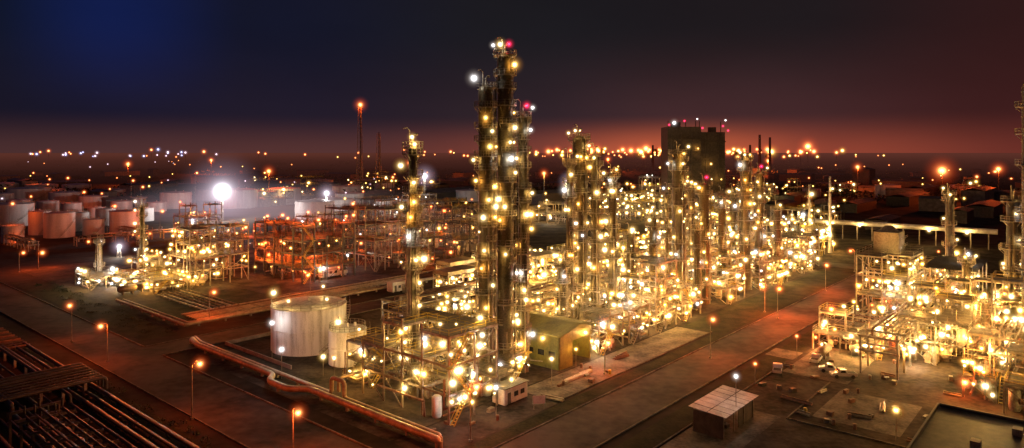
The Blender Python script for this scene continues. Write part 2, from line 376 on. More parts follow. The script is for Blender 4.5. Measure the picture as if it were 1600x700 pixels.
# ---------------- key columns ----------------
def topz(px,base,top): return H+(HOR-top)*((H*F/(base-HOR)))/F
def colpx(px,base,top,wpx,label,**k):
    u,v=S(px,base); Y=H*F/(base-HOR); return column(u,v,wpx*Y/F/2,topz(px,base,top),label,**k)
colpx(759,592,133,24,'tall brown lagged distillation column with ringed platforms',step=3.6,pl=.75,ext=.8,power=280)
colpx(789,586,82,25,'tallest distillation column with red beacon and bent vent pipe',red=True,step=3.9,pl=.75,ext=.8,power=280)
colpx(817,580,178,15,'slim dark column with red beacon beside the tallest column',red=True,step=3.6,pl=.75,ext=.8,power=280)
colpx(645,622,225,14,'slender column with lit ring platforms above pipe rack',step=3.5,pl=1,power=420)
colpx(905,505,212,22,'tall lagged column with lamps on its platforms',step=4,pl=.9)
for px,b,t,w in ((930,508,240,14),(957,500,272,12),(890,515,250,10),(1060,482,236,20),(1044,470,300,11),(1100,474,286,16),(1128,462,305,12),(1165,452,244,16),(1186,448,268,13),(1214,440,325,11),(1020,490,335,12),(985,500,365,12),(878,530,405,13),(1080,450,290,9),(1145,440,300,11)):
    colpx(px,b,t,w,'lagged process column ringed with lamplit platforms',step=4.2,red=(px in(1100,1186)),pl=.9,power=450)
colpx(222,442,320,7,'slim column lit by lamps in a small process unit',step=4)
colpx(155,442,376,6,'slender pale pole like column in an open yard',lamps=False,step=30,mat='pale')
colpx(1483,470,300,10,'slim exhaust column with lamps near its top',step=6,mat='dark')
colpx(1618,590,120,36,'massive dark column at the edge of a process unit',step=5,mat='dark',pl=1,lsz=2)
colpx(1583,560,310,18,'dark column beside a larger column',step=5,mat='dark')
# ---------------- front unit ----------------
structure(83,86,2,4,6,[5,10,15],'open steel structure packed with pipes and lamps',nl=44,power=1000,pipes=30,deck=.3)
structure(97,87,1,2,5,[4.5],'low steel access frame at the foot of tall columns',nl=8,power=800,pipes=8,deck=.2)
structure(109,94,1,3,5,[4.5,9,13.5],'steel access structure beside tall columns',nl=18,power=900,pipes=14,deck=.4)
structure(100,108,4,2,6,[5,10],'low steel structure with piping and yellow stairs',nl=38,power=1200,pipes=22,deck=.4)
structure(86,112,2,1,6,[4.5,8],'low piping structure beside storage tank',nl=14,power=650,pipes=10)
rack(110,131,60,7,[5,7.5,10],'long lamplit pipe rack carrying lagged pipes',lamps=28,npipe=6)
rack(118,108,175,8,[6,8.5,11],'long lamplit pipe rack along the unit',lamps=90,npipe=6,power=1400)
# ---------------- unit fill ----------------
u=134
while u<292:
    for v in (90,124,141,153):
        if v>=141 and 196<u<246: continue
        uu=u+R.uniform(-2,2); vv=v+R.uniform(-1.5,1.5); k=R.random()
        if v==90 and u<150: 
            structure(uu,vv,2,2,5,[4,8],'low pump shelter and piping frame with lamps',nl=22,pipes=16,power=1300); continue
        if k<.62:
            f=R.choice([2,3,3,4]); lv=[4.4*(q+1) for q in range(f)]
            structure(uu,vv,2,2 if v<140 else 1,R.choice([5,6]),lv,'open steel process structure with lamps and pipework',nl=R.choice([22,27,32]),pipes=20,power=1900)
        elif k<.8:
            cooler(uu,vv,8,3); structure(uu,vv,2,1,6,[7.8],'steel support table under air coolers',nl=18,pipes=12,stairs=False,irr=False,power=1500)
        else:
            column(uu+4,vv+5,R.uniform(.8,1.3),R.uniform(16,30),'short lagged column with lamplit platforms',power=800)
            drum(uu+8,vv+9,0,7,1.4)
    u+=14
for px,b,t in ((1265,388,288),(1297,395,276)):
    u,v=S(px,b); h=topz(px,b,t); e=thing('chimney_stack','pale slender chimney stack with lit ring platform','chimney',u,v)
    m=MB(); m.lathe([(.95,0),(.7,h*.5),(.55,h),(.45,h),(.45,h-1)],0,0,16); m.obj('stack_shell','pale',e)
    m=MB(); m.lathe([(.6,h*.8),(1.7,h*.8),(1.7,h*.8+.2),(.6,h*.8+.2)],0,0,12); m.obj('platform','steel',e)
    lamp(e,(-1.5,-1.5,h*.8+1.6),'warm',300,2); lamp(e,(-1.5,-1.5,h*.4),'warm',300,2); lamp(e,(-1.5,-1.5,h*.6),'warm',0,2)
# ---------------- tanks near ----------------
u,v=S(483,541); tank(u,v,8.8,10.4,'white cylindrical storage tank with streaked stained paint','white',[2.2,3.6,4.6,.6])
u,v=S(543,566); tank(u,v,4.1,7.6,'small white cylindrical tank with railed roof','white',[3.6],n=32)
for (u0,u1,v0,v1) in ((82,112,163,163),(82,82,134,163)):
    m=MB(); c=W((u0+u1)/2,(v0+v1)/2); m.box(0,0,0,abs(u1-u0)+.3,abs(v1-v0)+.3,.9); tag(m.obj('bund_wall','conc',None,(*c,0),A),'low concrete bund wall around storage tanks','wall')
def yardlamp(px,py,h,kind,power,sz=1):
    u,v=S(px,py); e=thing('yard_lamp','short steel post carrying a bright yard lamp','yard lamp',u,v,group='yard lamps'); m=MB(); m.tube([(0,0,0),(0,0,h)],.07,6); m.obj('pole','steel',e); lamp(e,(0,0,h+.1),kind,power,sz)
yardlamp(440,592,6,'white',800); yardlamp(505,588,4,'warm',900,2); yardlamp(522,590,4,'warm',500); yardlamp(425,560,8,'white',500); yardlamp(566,600,6,'gold',600)  # the white lamps are added to brighten the tank shell
yardlamp(775,650,5,'white',350); yardlamp(862,600,5,'warm',500); yardlamp(900,575,4,'gold',500)  # the white lamp is added to brighten the cabin beside it
yardlamp(1245,560,5,'orange',900); yardlamp(1330,560,5,'warm',1000,2); yardlamp(1400,690,5,'gold',600,2); yardlamp(1180,600,4,'orange',500); yardlamp(1150,672,9,'white',600)  # the white lamp is added to whiten the panelled shed roof
# ---------------- shed / huts ----------------
e=thing('industrial_shed','long olive green sheet metal shed with open lit bay','shed',119,89.5); m=MB()
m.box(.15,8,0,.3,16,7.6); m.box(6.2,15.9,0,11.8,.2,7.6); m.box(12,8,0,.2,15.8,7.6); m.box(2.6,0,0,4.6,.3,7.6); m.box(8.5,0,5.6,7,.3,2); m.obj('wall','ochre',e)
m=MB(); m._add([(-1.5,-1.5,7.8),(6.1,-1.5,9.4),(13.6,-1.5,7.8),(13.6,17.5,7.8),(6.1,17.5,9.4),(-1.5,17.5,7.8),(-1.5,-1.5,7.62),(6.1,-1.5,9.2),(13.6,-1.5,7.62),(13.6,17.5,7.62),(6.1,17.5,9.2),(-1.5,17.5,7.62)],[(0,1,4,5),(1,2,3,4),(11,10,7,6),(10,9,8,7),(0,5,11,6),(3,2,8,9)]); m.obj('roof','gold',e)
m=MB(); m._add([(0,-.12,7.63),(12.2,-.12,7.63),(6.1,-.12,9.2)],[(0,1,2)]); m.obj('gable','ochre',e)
for q in range(5): m=MB(); m.box(-.04,1.8+q*3,2.6,.06,1.7,1.2); m.obj('window','glass',e)
lamp(e,(9,-.8,6.6),'warm',800,2); lamp(e,(8,5,5.5),'warm',1000); lamp(e,(-1.6,3,6.8),'gold',60); lamp(e,(-1.6,13,6.8),'gold',0)
def hut(u,v,L,w,h,label,name='site_cabin',mat='pale',rz=0,roofm='roof'):
    e=thing(name,label,'cabin',u,v,0,rz); m=MB(); m.box(0,0,.3,L,w,h); m.obj('wall',mat,e)
    m=MB(); m.box(0,0,h+.303,L+.5,w+.5,.18); m.obj('roof',roofm,e)
    m=MB(); m.box(-L*.3,-w/2-.03,.35,.9,.05,2); m.obj('door','dark',e)
    for x in (0,L*.28): 
        m=MB(); m.box(x,-w/2-.03,1.3,1.1,.05,.9); m.obj('window','glass',e)
    for x in (-L*.4,0,L*.4):
        m=MB(); m.box(x,0,.005,.4,w*.9,.29); m.obj('base_block','conc',e)
    return e
u,v=S(797,626); hut(u,v,6.6,3,2.9,'white portable cabin with flat roof by the road')
u,v=S(620,455); hut(u,v,6,3,3,'small white cabin on a gravel yard',roofm='pale')
u,v=S(842,640); e=thing('sign_board','white notice board on two posts at the roadside','sign',u,v,0,-math.pi/2+.9)
for x in (-.9,.9): m=MB(); m.box(x,0,0,.12,.12,2.6); m.obj('post','steel',e)
m=MB(); m.box(0,-.1,1.1,2.3,.06,1.5); m.obj('panel','pale',e)
for px,py in ((893,594),(908,588),(915,584)):
    u,v=S(px,py); m=MB(); 
    for q in range(3): m.box(R.uniform(-.1,.1),0,q*.16,3.6,.9,.15)
    x,y=W(u,v); tag(m.obj('plank_stack','pale',None,(x,y,.08),A+R.uniform(-.1,.1)),'low stack of pale planks on the pavement','stack of planks','plank stacks')
e=thing('open_shed','low dark shed with pale panelled roof on steel posts','shed',108,47.5)
for x in (0.2,4.3,8.5,12.6):
    for y in (.2,5.4): m=MB(); m.beam((x,y,0),(x,y,3.88),.18); m.obj('post','steel',e)
m=MB(); m.box(6.4,5.5,0,12.6,.1,3.9); m.box(.1,2.8,0,.1,5.2,3.8); m.box(9.5,.3,0,6,.1,3.7); m.obj('wall','dark',e)
m=MB()
for q in range(7):
    for j in range(2):
        a=-.6+q*2; b=-.6+j*3.4; z=3.92+(b+.6)*.06+R.uniform(0,.05); m._add([(a,b,z),(a+1.85,b,z),(a+1.85,b+3.25,z+.2),(a,b+3.25,z+.2)],[(0,1,2,3)])
m.obj('roof','pale',e)
for x in (1.5,3.6,5.2):
    w_=R.uniform(1.5,3);h_=R.uniform(.6,1.6); x0,y0=W(108+x,50.5); m=MB(); m.box(0,0,0,1.2,w_,h_*.7); m.tube([(0,-w_*.3,h_*.7),(0,w_*.3,h_*.7)],.35,8); tag(m.obj('stored_machine','dark',None,(x0,y0,.08),A),'dark machine stored under a low shed roof','machine','stored machines')
e=thing('flat_roof_building','low building with dark flat roof and parapet','building',80,-20); m=MB(); m.box(25,20.5,0,50,41,5.8); m.obj('wall','conc',e)
m=MB(); m.box(25,20.5,5.803,49.9,40.9,.1); m.obj('roof','dark',e); m=MB(); m.box(25,40.9,5.9,50,.3,.5);m.box(50,20.5,5.9,.3,40.4,.5); m.obj('parapet','dark',e)
for x,y in ((35,34),(44,30),(30,25)): m=MB(); m.box(x,y,5.95,1.6,1.2,1); m.obj('roof_vent','steel',e)
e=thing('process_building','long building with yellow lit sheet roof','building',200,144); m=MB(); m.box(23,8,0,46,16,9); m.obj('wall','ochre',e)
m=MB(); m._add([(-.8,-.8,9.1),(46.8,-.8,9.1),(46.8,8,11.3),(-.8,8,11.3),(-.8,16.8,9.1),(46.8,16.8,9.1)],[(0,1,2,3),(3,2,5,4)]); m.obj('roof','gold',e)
for q in range(7): 
    m=MB(); m.box(3+q*6.5,-.04,3,2.4,.06,2.4); m.obj('window','glass',e)
for q in range(6): lamp(e,(3+q*8,-1.2,12.5),'warm',1500)
for q in range(3): lamp(e,(-1.2,3+q*5,8),'gold',800)

# ---------------- right unit ----------------
structure(196,38,3,2,6,[5,10,15,20],'tall steel structure with enclosed top',nl=50,power=1700,pipes=26,irr=False)
e=thing('fired_heater','grey box shaped fired heater on a steel structure','fired heater',202,41,20.4); m=MB(); m.box(4,3.5,0,7,6,5.5); m.obj('casing','clad',e); m=MB(); m.tube([(4,3.5,5.5),(4,3.5,7)],2.6,14,1.0); m.obj('hood','clad',e)
for z in (1.5,3.5): m=MB(); m.rail([(-.4,-.1,z),(8.4,-.1,z)],.9,.1); m.obj('handrail','steel',e)
e=thing('louvred_shelter','dark louvred roof shelter above pipework','shelter',228,28)
for x in (0,8,16,24):
    for y in (0,12): m=MB(); m.beam((x,y,0),(x,y,14),.35); m.obj('post','steel',e)
m=MB()
for q in range(12): m._add([(q*2,-.5,14),(q*2+1.9,-.5,14.6),(q*2+1.9,12.5,14.6),(q*2,12.5,14)],[(0,1,2,3)])
m.obj('roof','dark',e)
for u,v,nx,ny,lv,n in ((172,40,3,2,[4,8],38),(176,22,3,2,[5,10,15],38),(157,16,4,1,[4,8,11],32),(152,2,4,2,[5,10],16),(196,14,3,3,[5,10,15],40),(222,44,3,1,[5,9],26),(218,0,3,3,[5,10,15],26),(240,40,4,2,[5,10],32),(255,12,4,2,[5,10,14],28),(276,38,3,2,[4,9],24),(178,-6,2,2,[6,12,18,24],22),(176,8,2,2,[5,10,15,20],26)):
    structure(u,v,nx,ny,6,lv,'steel process structure crowded with pipes and bright lamps',nl=n,power=2200,pipes=30,kinds=['warm','warm','gold','warm','orange'],lsz=R.choice([1,2]),deck=.4,lit=.32)
rack(160,33,110,7,[5,8],'pipe rack lined with lamps beside process unit',lamps=50,npipe=6,power=1700)
rack(158,10,60,7,[6,9,12],'pipe rack lined with lamps beside process unit',lamps=22,npipe=6,power=1300)
for q in range(10): drum(166+q*8,36+R.uniform(-22,14),.2,5,1.0)
for q in range(6): column(172+q*14,24+R.uniform(-14,8),1.1,R.uniform(14,26),'short lagged column with lamplit platforms',power=800)
def pickup(u,v,rz,label):
    e=thing('pickup_truck',label,'pickup truck',u,v,.08,rz)
    prof=[(-2.5,.5),(-2.5,1.05),(-.6,1.05),(-.45,1.1),(-.25,1.75),(.9,1.75),(1.45,1.15),(2.4,1.02),(2.6,.8),(2.6,.45)]
    n=len(prof); m=MB(); vs=[(x,y,z) for y in (-.9,.9) for x,z in prof]
    m._add(vs,[tuple(range(n)),tuple(range(2*n-1,n-1,-1))]+[(i,i+n,(i+1)%n+n,(i+1)%n) for i in range(n)]); m.obj('body','car',e)
    m=MB(); m.box(-1.55,0,1.055,1.7,1.5,.03); m.obj('cargo_bed','black',e)
    for y in (-.91,.91): m=MB(); m._add([(-.15,y,1.15),(.95,y,1.15),(.75,y,1.65),(-.1,y,1.65)],[(0,1,2,3)]); m.obj('window','glass',e)
    m=MB(); m._add([(1.44,-.8,1.19),(1.44,.8,1.19),(.95,.75,1.73),(.95,-.75,1.73)],[(0,1,2,3)]); m.obj('windscreen','glass',e)
    for x in (-1.6,1.7):
        for y in (-.85,.85):
            m=MB(); m.tube([(x,y-.13,.38),(x,y+.13,.38)],.38,14); m.obj('wheel','black',e)
for px,py,rz in ((1275,566,.1),(1318,590,2.2),(1300,582,1.9),(1215,582,.3)):
    u,v=S(px,py); pickup(u,v,rz,'silver pickup truck parked on a concrete yard')
for q in range(60):
    if q<42: u=R.uniform(122,172); v=R.uniform(20,54)
    else: u=R.uniform(76,150); v=R.uniform(79,87)
    x,y=W(u,v); m=MB(); k=R.random()
    if k<.5:
        a,b,c=R.uniform(.5,1.8),R.uniform(.5,1.1),R.uniform(.2,.8); m.box(0,0,0,a,b,.12)
        m.box(0,0,.12,a*.96,b*.96,c); m.beam((-a/2,-b/2-.01,.15),(a/2,-b/2-.01,.12+c),.08)
        tag(m.obj('crate',R.choice(['rust','dark','steel']),None,(x,y,.08),A+R.uniform(-.5,.5)),'weathered crate lying on the yard','crate','crates in the yard')
    elif k<.75:
        m.lathe([(.3,0),(.3,.3),(.32,.32),(.3,.34),(.3,.6),(.32,.62),(.3,.64),(.3,.9),(.02,.9)],0,0,12)
        tag(m.obj('oil_barrel',R.choice(['rust','yellow','steel']),None,(x,y,.08)),'steel oil barrel standing on the yard','barrel','barrels in the yard')
    else:
        L_=R.uniform(2,6)
        for j in range(3): m.tube([(-L_/2,j*.35,.15),(L_/2,j*.35+R.uniform(-.1,.1),.15)],.15,7)
        m.tube([(-L_/2,.17,.41),(L_/2,.17,.41)],.15,7)
        tag(m.obj('pipe_bundle',R.choice(['rust','dark','clad']),None,(x,y,.08),A+R.uniform(-.3,.3)+R.choice([0,1.57])),'loose bundle of steel pipes lying on the yard','pipe bundle','pipe bundles in the yard')

# ---------------- pipelines ----------------
def pipeline(pts,r,label,mat='pipe',z=0,sup=True):
    c=pts[0]; e=thing('pipeline',label,'pipeline',c[0],c[1]); P=[]
    L=[(p[0]-c[0],p[1]-c[1],p[2]) for p in pts]
    for i,p in enumerate(L):
        if 0<i<len(L)-1:
            a=Vector(L[i-1]);b=Vector(p);d=Vector(L[i+1]); k=min(r*2.2,(b-a).length*.45,(d-b).length*.45)
            p0=b+(a-b).normalized()*k; p1=b+(d-b).normalized()*k
            for t in (0,.25,.5,.75,1): P.append(p0*(1-t)**2+b*2*t*(1-t)+p1*t*t)
        else: P.append(Vector(p))
    m=MB(); m.tube(P,r,12); m.obj('pipe_run',mat,e)
    if sup:
        for i in range(len(L)-1):
            a=Vector(L[i]);b=Vector(L[i+1]); n=int((b-a).length/7)
            for t in range(n):
                c=a.lerp(b,(t+.5)/n)
                if abs((b-a).normalized().z)<.3: m=MB(); m.box(c.x,c.y,0,.5,.5,max(.1,c.z-r+.05)); m.obj('pipe_support','conc',e)
    return e
pipeline([(77,170,.2),(77,170,1.3),(75.5,164,1.3),(75.5,130,1.3),(72.8,127,1.3),(72.8,120,1.3),(75.5,117,1.3),(75.5,84,1.3),(75.5,80.5,1.3),(75.5,80.5,-.3)],.62,'large buff lagged pipeline following the kerb')
pipeline([(78.6,172,.2),(78.6,172,1.1),(77.2,166,1.1),(77.2,112,1.1),(77.2,112,4.2),(77.2,108,4.2),(77.2,108,1.1),(77.2,82,1.1),(77.2,82,-.3)],.42,'buff lagged pipeline with raised expansion loop')
pipeline([(79.5,113,.6),(79.5,113,3.2),(90,113,3.2)],.3,'thin buff pipeline entering the unit',sup=False)
pipeline([(82.5,234,1),(82.5,188,1),(82.5,186.5,1),(180,186.5,1)],.4,'pale pipeline turning a corner beside the road')
pipeline([(84.5,234,.8),(84.5,189,.8),(180,189,.8)],.3,'thin pale pipeline beside the road')
for q in range(7): pipeline([(88,191.5+q*1.6,.6),(150+q*6,191.5+q*1.6,.6)],.2,'low parallel pipeline across the yard',R.choice(['pipe','rust','steel']))
for q in range(6): pipeline([(95+q*2,200,.6),(95+q*2,236,.6)],.22,'low parallel pipeline across the grass',R.choice(['pipe','rust']))
for q in range(16):
    u=18+q*2.1; pipeline([(u,80,.7),(u,152-q*.6,.7),(u,152-q*.6,2.2 if q%4==0 else .71),(u,200,2.2 if q%4==0 else .7)],R.choice([.22,.3,.42]),'dark lagged pipeline laid on low sleepers',R.choice(['dark','dark','dark','rust']),sup=(q>8))
for q in range(8):
    v=150+q*1.9; pipeline([(-30,v,2.6),(51,v,2.6),(51,v,.3)],R.choice([.22,.34]),'elevated dark pipeline crossing over others',R.choice(['dark','dark','dark']),sup=(q%3==0))
for q in range(10):
    v=196+q*2.6; pipeline([(-10,v,.8),(50,v,.8)],.35,'dark parallel pipeline on sleepers',R.choice(['dark','rust']),sup=False)
e=rack(38,84,48,7,[4,5.5],'dark low pipe rack near the road',rz=math.pi/2,lamps=0,mat='dark')
e=pipeline([(401,142,9),(401,40,9)],1.3,'long pale elevated pipeline','pale')
for q in range(6): lamp(e,(-3,-10-q*16,8),'warm',2500,2)  # lamps added below the pipeline to make it brighter
def scrub(name,pts,n,sz,mat='leaf'):
    m=MB()
    for (x,y,r,hh) in pts:
        for q in range(n):
            t=R.uniform(0,6.28); d=r*math.sqrt(R.random()); zz=R.uniform(.05,1)*hh*(1-.5*d/r); c=Vector((x+d*math.cos(t),y+d*math.sin(t),zz))
            a=Vector((R.uniform(-1,1),R.uniform(-1,1),R.uniform(-1,1)))*sz; b=Vector((R.uniform(-1,1),R.uniform(-1,1),R.uniform(-1,1)))*sz
            m._add([tuple(c),tuple(c+a),tuple(c+b)],[(0,1,2)])
    o=m.obj(name,mat); o['kind']='stuff'; o['label']='dark uneven leafy undergrowth'; return o
pts=[]
for q in range(60):
    x,y=W(R.uniform(44,53),R.uniform(84,170)); pts.append((x,y,R.uniform(.6,2),R.uniform(.5,1.6)))
for q in range(40):
    x,y=W(R.uniform(72,80),R.uniform(184,290)); pts.append((x,y,R.uniform(.6,2),R.uniform(.4,1.2)))
scrub('scrub',pts,60,.28)

# ---------------- street lamps ----------------
def street(px,top,base,kind='orange',power=5200,rz=0,sz=2):
    u,v=S(px,base); h=(base-top)*(H*F/(base-HOR))/F
    e=thing('street_lamp','tall sodium street lamp with curved arm beside the road' if kind=='orange' else 'tall floodlight mast with bright lamp','street lamp',u,v,0,rz,group='street lamps')
    m=MB(); m.tube([(0,0,0),(0,0,h*.5),(0,0,h)],.12,8,.06); m.box(0,0,0,.5,.5,.35); m.obj('pole','steel',e)
    m=MB(); m.tube([(0,0,h-.1),(.2,0,h+.25),(.7,0,h+.4),(1.1,0,h+.38)],.05,6); m.obj('arm','steel',e)
    m=MB(); m.box(1.4,0,h+.3,.8,.32,.14); m.obj('lamp_head','dark',e)
    lamp(e,(1.4,0,h-.15),kind,power,sz,False); return e
for a in ((112,478,535),(168,507,565),(300,570,655),(458,640,712),(735,600,690),(945,537,585),(1195,446,488),(327,457,502),(485,430,462),(1335,392,425),(423,398,428),(375,357,390)): street(*a,rz=R.choice([0,math.pi/2,math.pi,-1.57]))
street(1215,452,498,'orange',30000); street(1290,415,455,'orange',22000); street(1110,500,560,'orange',9000)
for a in ((30,395,425),(240,398,420),(560,380,410),(150,378,440,'white',0),(505,392,415),(620,360,385)): street(*a)

# ---------------- left unit ----------------
for u,v,nx,ny,lv,n,k in ((92,252,3,2,[4,8],36,['warm','warm','white','gold']),(108,240,3,3,[5,10,15,20],56,['gold','warm','gold']),(84,262,2,2,[4],14,['warm','white']),(104,262,2,2,[4,8],22,['warm','gold']),(96,240,2,1,[4],14,['gold','warm'])):
    structure(u,v,nx,ny,6,lv,'small open process structure bright with yellow lamps',nl=n,power=1400,pipes=16,kinds=k)
for q in range(5): drum(90+q*6,246,0,5,1.2)
e=structure(138,218,4,5,6,[5,10,15,20],'unfinished multi storey frame building lit orange from inside','frame_building','building under construction','dark',nl=14,power=900,kinds=['orange','gold'],deck=.75,beamw=.5,brace=.3,stairs=True,pipes=40,deckmat='conc',parap=True,irr=True)
for q in range(24):
    x=R.uniform(0,24);y=R.uniform(0,30); m=MB(); m.beam((x,y,15),(x,y,20.2+R.uniform(1,3)),.16); m.obj('reinforcing_bar','rust',e)
for p in ((6,-1,22.5),(18,-1,23),(-1,8,23),(-1,22,23),(12,15,24),(10,8,8.5),(6,20,8.5),(4,6,3.5),(14,26,3.5),(-1,26,12)): lamp(e,p,'orange',5500,2)
u,v=S(512,432); hut(u,v,8,4,3.5,'white lit site cabin beside frame building'); street(500,420,440,'white',2200)
for px,py,nx,ny,lv in ((585,425,5,3,[6,12,18,24]),(660,420,3,2,[6,12,18]),(720,400,3,3,[7,14,21]),(545,395,4,3,[6,12,20]),(620,385,4,3,[7,14,22]),(690,380,4,2,[7,14,21]),(290,375,3,2,[6,12,18]),(480,375,4,2,[6,12]),(740,380,3,2,[6,12,18]),(560,360,5,2,[6,12,18]),(640,350,5,2,[6,12,18]),(400,390,4,2,[5,10]),(330,400,3,2,[5,9])):
    u,v=S(px,py); structure(u,v,nx,ny,6,lv,'dim rust coloured open steel structure under construction',mat=R.choice(['rust','steel','dark']),nl=8,power=2300,kinds=['orange','orange','gold','white'],pipes=18,deck=.3)
# ---------------- tank farm ----------------
for px,py,w,h in ((18,352,60,34),(62,366,30,36),(93,370,42,38),(122,360,30,28),(146,366,30,24),(197,364,46,35),(165,352,28,26),(45,316,60,22),(102,320,44,20),(146,324,40,18),(65,300,44,12),(120,300,40,12),(176,310,36,14),(8,300,44,14),(75,334,30,20),(112,337,28,20),(190,330,30,16),(215,322,28,14),(225,345,28,20),(20,378,30,26),(150,340,24,16),(30,330,34,18),(85,308,30,12),(200,302,30,10),(4,320,30,18),(245,330,28,14)):
    u,v=S(px,py); k=(H*F/(py-HOR))/F; tank(u,v,w*k/2,h*k,'faded pinkish white storage tank in a tank farm','pink',n=28,detail=h>20,group='tank farm tanks')
for px,py,w,h in ((372,324,58,28),(443,318,52,24),(492,340,60,26),(546,322,44,20),(328,312,40,16),(610,330,40,18),(270,300,50,12),(410,292,44,10),(500,290,40,9)):
    u,v=S(px,py); k=(H*F/(py-HOR))/F; tank(u,v,w*k/2,h*k,'pale storage tank washed by white floodlight','pink',n=28,detail=False,group='floodlit tanks')
for px,py in ((60,392),(120,385),(180,380),(30,345),(225,372),(130,332)):
    u,v=S(px,py); rack(u,v,42,4,[3,4.5],'low pipe rack threading between storage tanks',rz=R.choice([0,math.pi/2]),lamps=3,power=1500,npipe=3,kind='orange')
def mast(px,top,base,kind,power,r,mat='E_flood'):
    u,v=S(px,base); k=(H*F/(base-HOR))/F; h=(base-top)*k
    e=thing('floodlight_mast','high lattice mast carrying a cluster of floodlights','floodlight',u,v); m=MB(); 
    for i,j in ((-1,-1),(1,-1),(1,1),(-1,1)): m.beam((i*.8,j*.8,0),(i*.25,j*.25,h),.15)
    z=0
    while z<h-2: m.beam((-.7,-.7,z),(.6,-.6,z+2),.1); m.beam((.7,-.7,z),(.6,.6,z+2),.1); z+=2
    m.obj('lattice','steel',e); m=MB(); m.ball(0,-.3,h,r,40,28); m.obj('lamp',mat,e)  # ball is painted glare around the floodlights, not a lamp part
    l=bpy.data.objects.new('lamp_light',ldata(kind,power,.6)); col.objects.link(l); l.parent=e; l.location=(-1,-1.5,h-1)
mast(347,299,345,'white',150000,36); mast(663,275,330,'white',30000,14); mast(300,345,368,'white',10000,6); mast(186,385,402,'white',5000,6); mast(887,283,330,'white',10000,11); mast(510,302,335,'white',25000,12)
for a in ((103,278,330),(205,282,335),(220,292,340),(305,270,330),(50,270,300),(75,280,310),(128,300,345),(15,318,372),(175,322,375),(438,336,380),(250,330,365),(270,360,400),(380,355,385),(60,395,420)): street(*a,power=9000,sz=3)

# ---------------- distance ----------------
e=thing('tower_block','huge dark block tower with ledges and red beacons','building',*survey(1083,330),0,-A,world=True); m=MB(); m.box(-10,0,0,26,24,67); m.box(13,2,0,20,20,63); m.obj('wall','dark',e)
for z in (14,26,38,48,57):
    m=MB(); m.box(-10,-12.6,z,27,1.2,.8); m.rail([(-23,-13.1,z+.8),(3.4,-13.1,z+.8)],1.6,.2); m.box(13,-8.6,z-2,20.6,1.2,.8); m.obj('ledge','dark',e)
for x in (-20,-12,-4,8,18): m=MB(); m.beam((x,-12.5 if x<5 else -8.5,0),(x,-12.5 if x<5 else -8.5,62),.7); m.obj('riser_pipe','dark',e)
m=MB(); m.box(-14,0,67,6,8,4); m.box(15,0,63,5,6,4)
for x in (-20,-6,2,5,22): m.beam((x,0,62),(x,0,72),.5)
m.obj('rooftop_plant','dark',e)
for x,z in ((-22,68.5),(-10,71.5),(4,66),(20,67.5),(24,64)): lamp(e,(x,-12.5,z),'red',0,2,False)
for x,z in ((-18,70),(0,73),(22,72)): lamp(e,(x,-12.5,z),'white',0,3)
for x,z in ((-20,40),(-8,28),(0,50),(10,38),(18,26)): lamp(e,(x,-15,z),'gold',1200,2)
def lattice(px,top,Y,label,lampk=None):
    X=(px-800)*Y/F; h=H+(HOR-top)*Y/F; e=thing('flare_stack',label,'flare stack',X,Y,0,-A,world=True); m=MB()
    for i,j in ((-1,-1),(1,-1),(0,1)): m.beam((i*4.5,j*4.5,0),(i*2,j*2,h),.6)
    z=0
    while z<h-6:
        a=4.5-2.5*z/h;b=4.5-2.5*(z+6)/h; m.beam((-a,-a,z),(b,-b,z+6),.35); m.beam((a,-a,z),(-b,-b,z+6),.35); m.beam((a,-a,z),(0,b,z+6),.35); z+=6
    m.obj('lattice','steel',e); m=MB(); m.tube([(0,0,0),(0,0,h+1.5)],.6,8); m.obj('riser','dark',e)
    if lampk:
        m=MB(); m.ball(0,0,h+3.5,14,32,20); m.obj('flare_halo',lampk,e)  # ball is a painted halo of glow around the flare tip
        l=bpy.data.objects.new('lamp_light',ldata('orange',60000,1)); col.objects.link(l); l.parent=e; l.location=(0,-4,h+4)
lattice(563,168,900,'tall lattice flare stack with glowing orange tip','E_glow'); lattice(592,208,930,'dark lattice tower standing near flare stack')
def bld(px,Y,w,h,d,label,mat='dark',rz=0):
    X=(px-800)*Y/F; e=thing('warehouse',label,'warehouse',X,Y,0,rz,world=True); m=MB(); m.box(0,0,0,w,d,h); m.obj('wall',mat,e)
    m=MB(); m._add([(-w/2-.5,-d/2-.5,h+.01),(w/2+.5,-d/2-.5,h+.01),(w/2+.5,0,h+d*.12),(-w/2-.5,0,h+d*.12),(-w/2-.5,d/2+.5,h+.01),(w/2+.5,d/2+.5,h+.01)],[(0,1,2,3),(3,2,5,4)]); m.obj('roof','roof',e); return e
for px,Y,w,h,d in ((1215,520,40,9,16),(1340,560,60,7,14),(1420,640,90,8,18),(1540,520,60,8,16),(1500,470,30,8,12),(1240,640,50,8,18),(860,640,50,10,20),(910,540,30,9,14),(830,480,24,8,16),(700,700,70,9,18),(560,650,60,8,20),(300,800,80,8,20),(200,600,40,7,16),(420,700,60,9,18),(1380,430,36,6,12),(1440,760,80,9,20),(640,560,36,8,16),(80,900,90,8,20)):
    bld(px,Y,w,h,d,'low sheet roofed warehouse in the dim plant')
for q in range(90):
    Y=R.uniform(520,1500); bld(R.uniform(-10,1610),Y,R.uniform(20,80),R.uniform(5,14),R.uniform(10,20),'low dark industrial building in the distance',R.choice(['dark','conc','roof']),R.choice([0,1.57,.3]))
for q in range(16):
    Y=R.uniform(560,1000); X=(R.choice([R.uniform(240,760),R.uniform(830,1600)])-800)*Y/F; u,v=UV((X,Y)); tank(u,v,R.uniform(9,18),R.uniform(8,14),'distant pale storage tank beyond the plant','pink',n=24,detail=False,group='distant tanks')
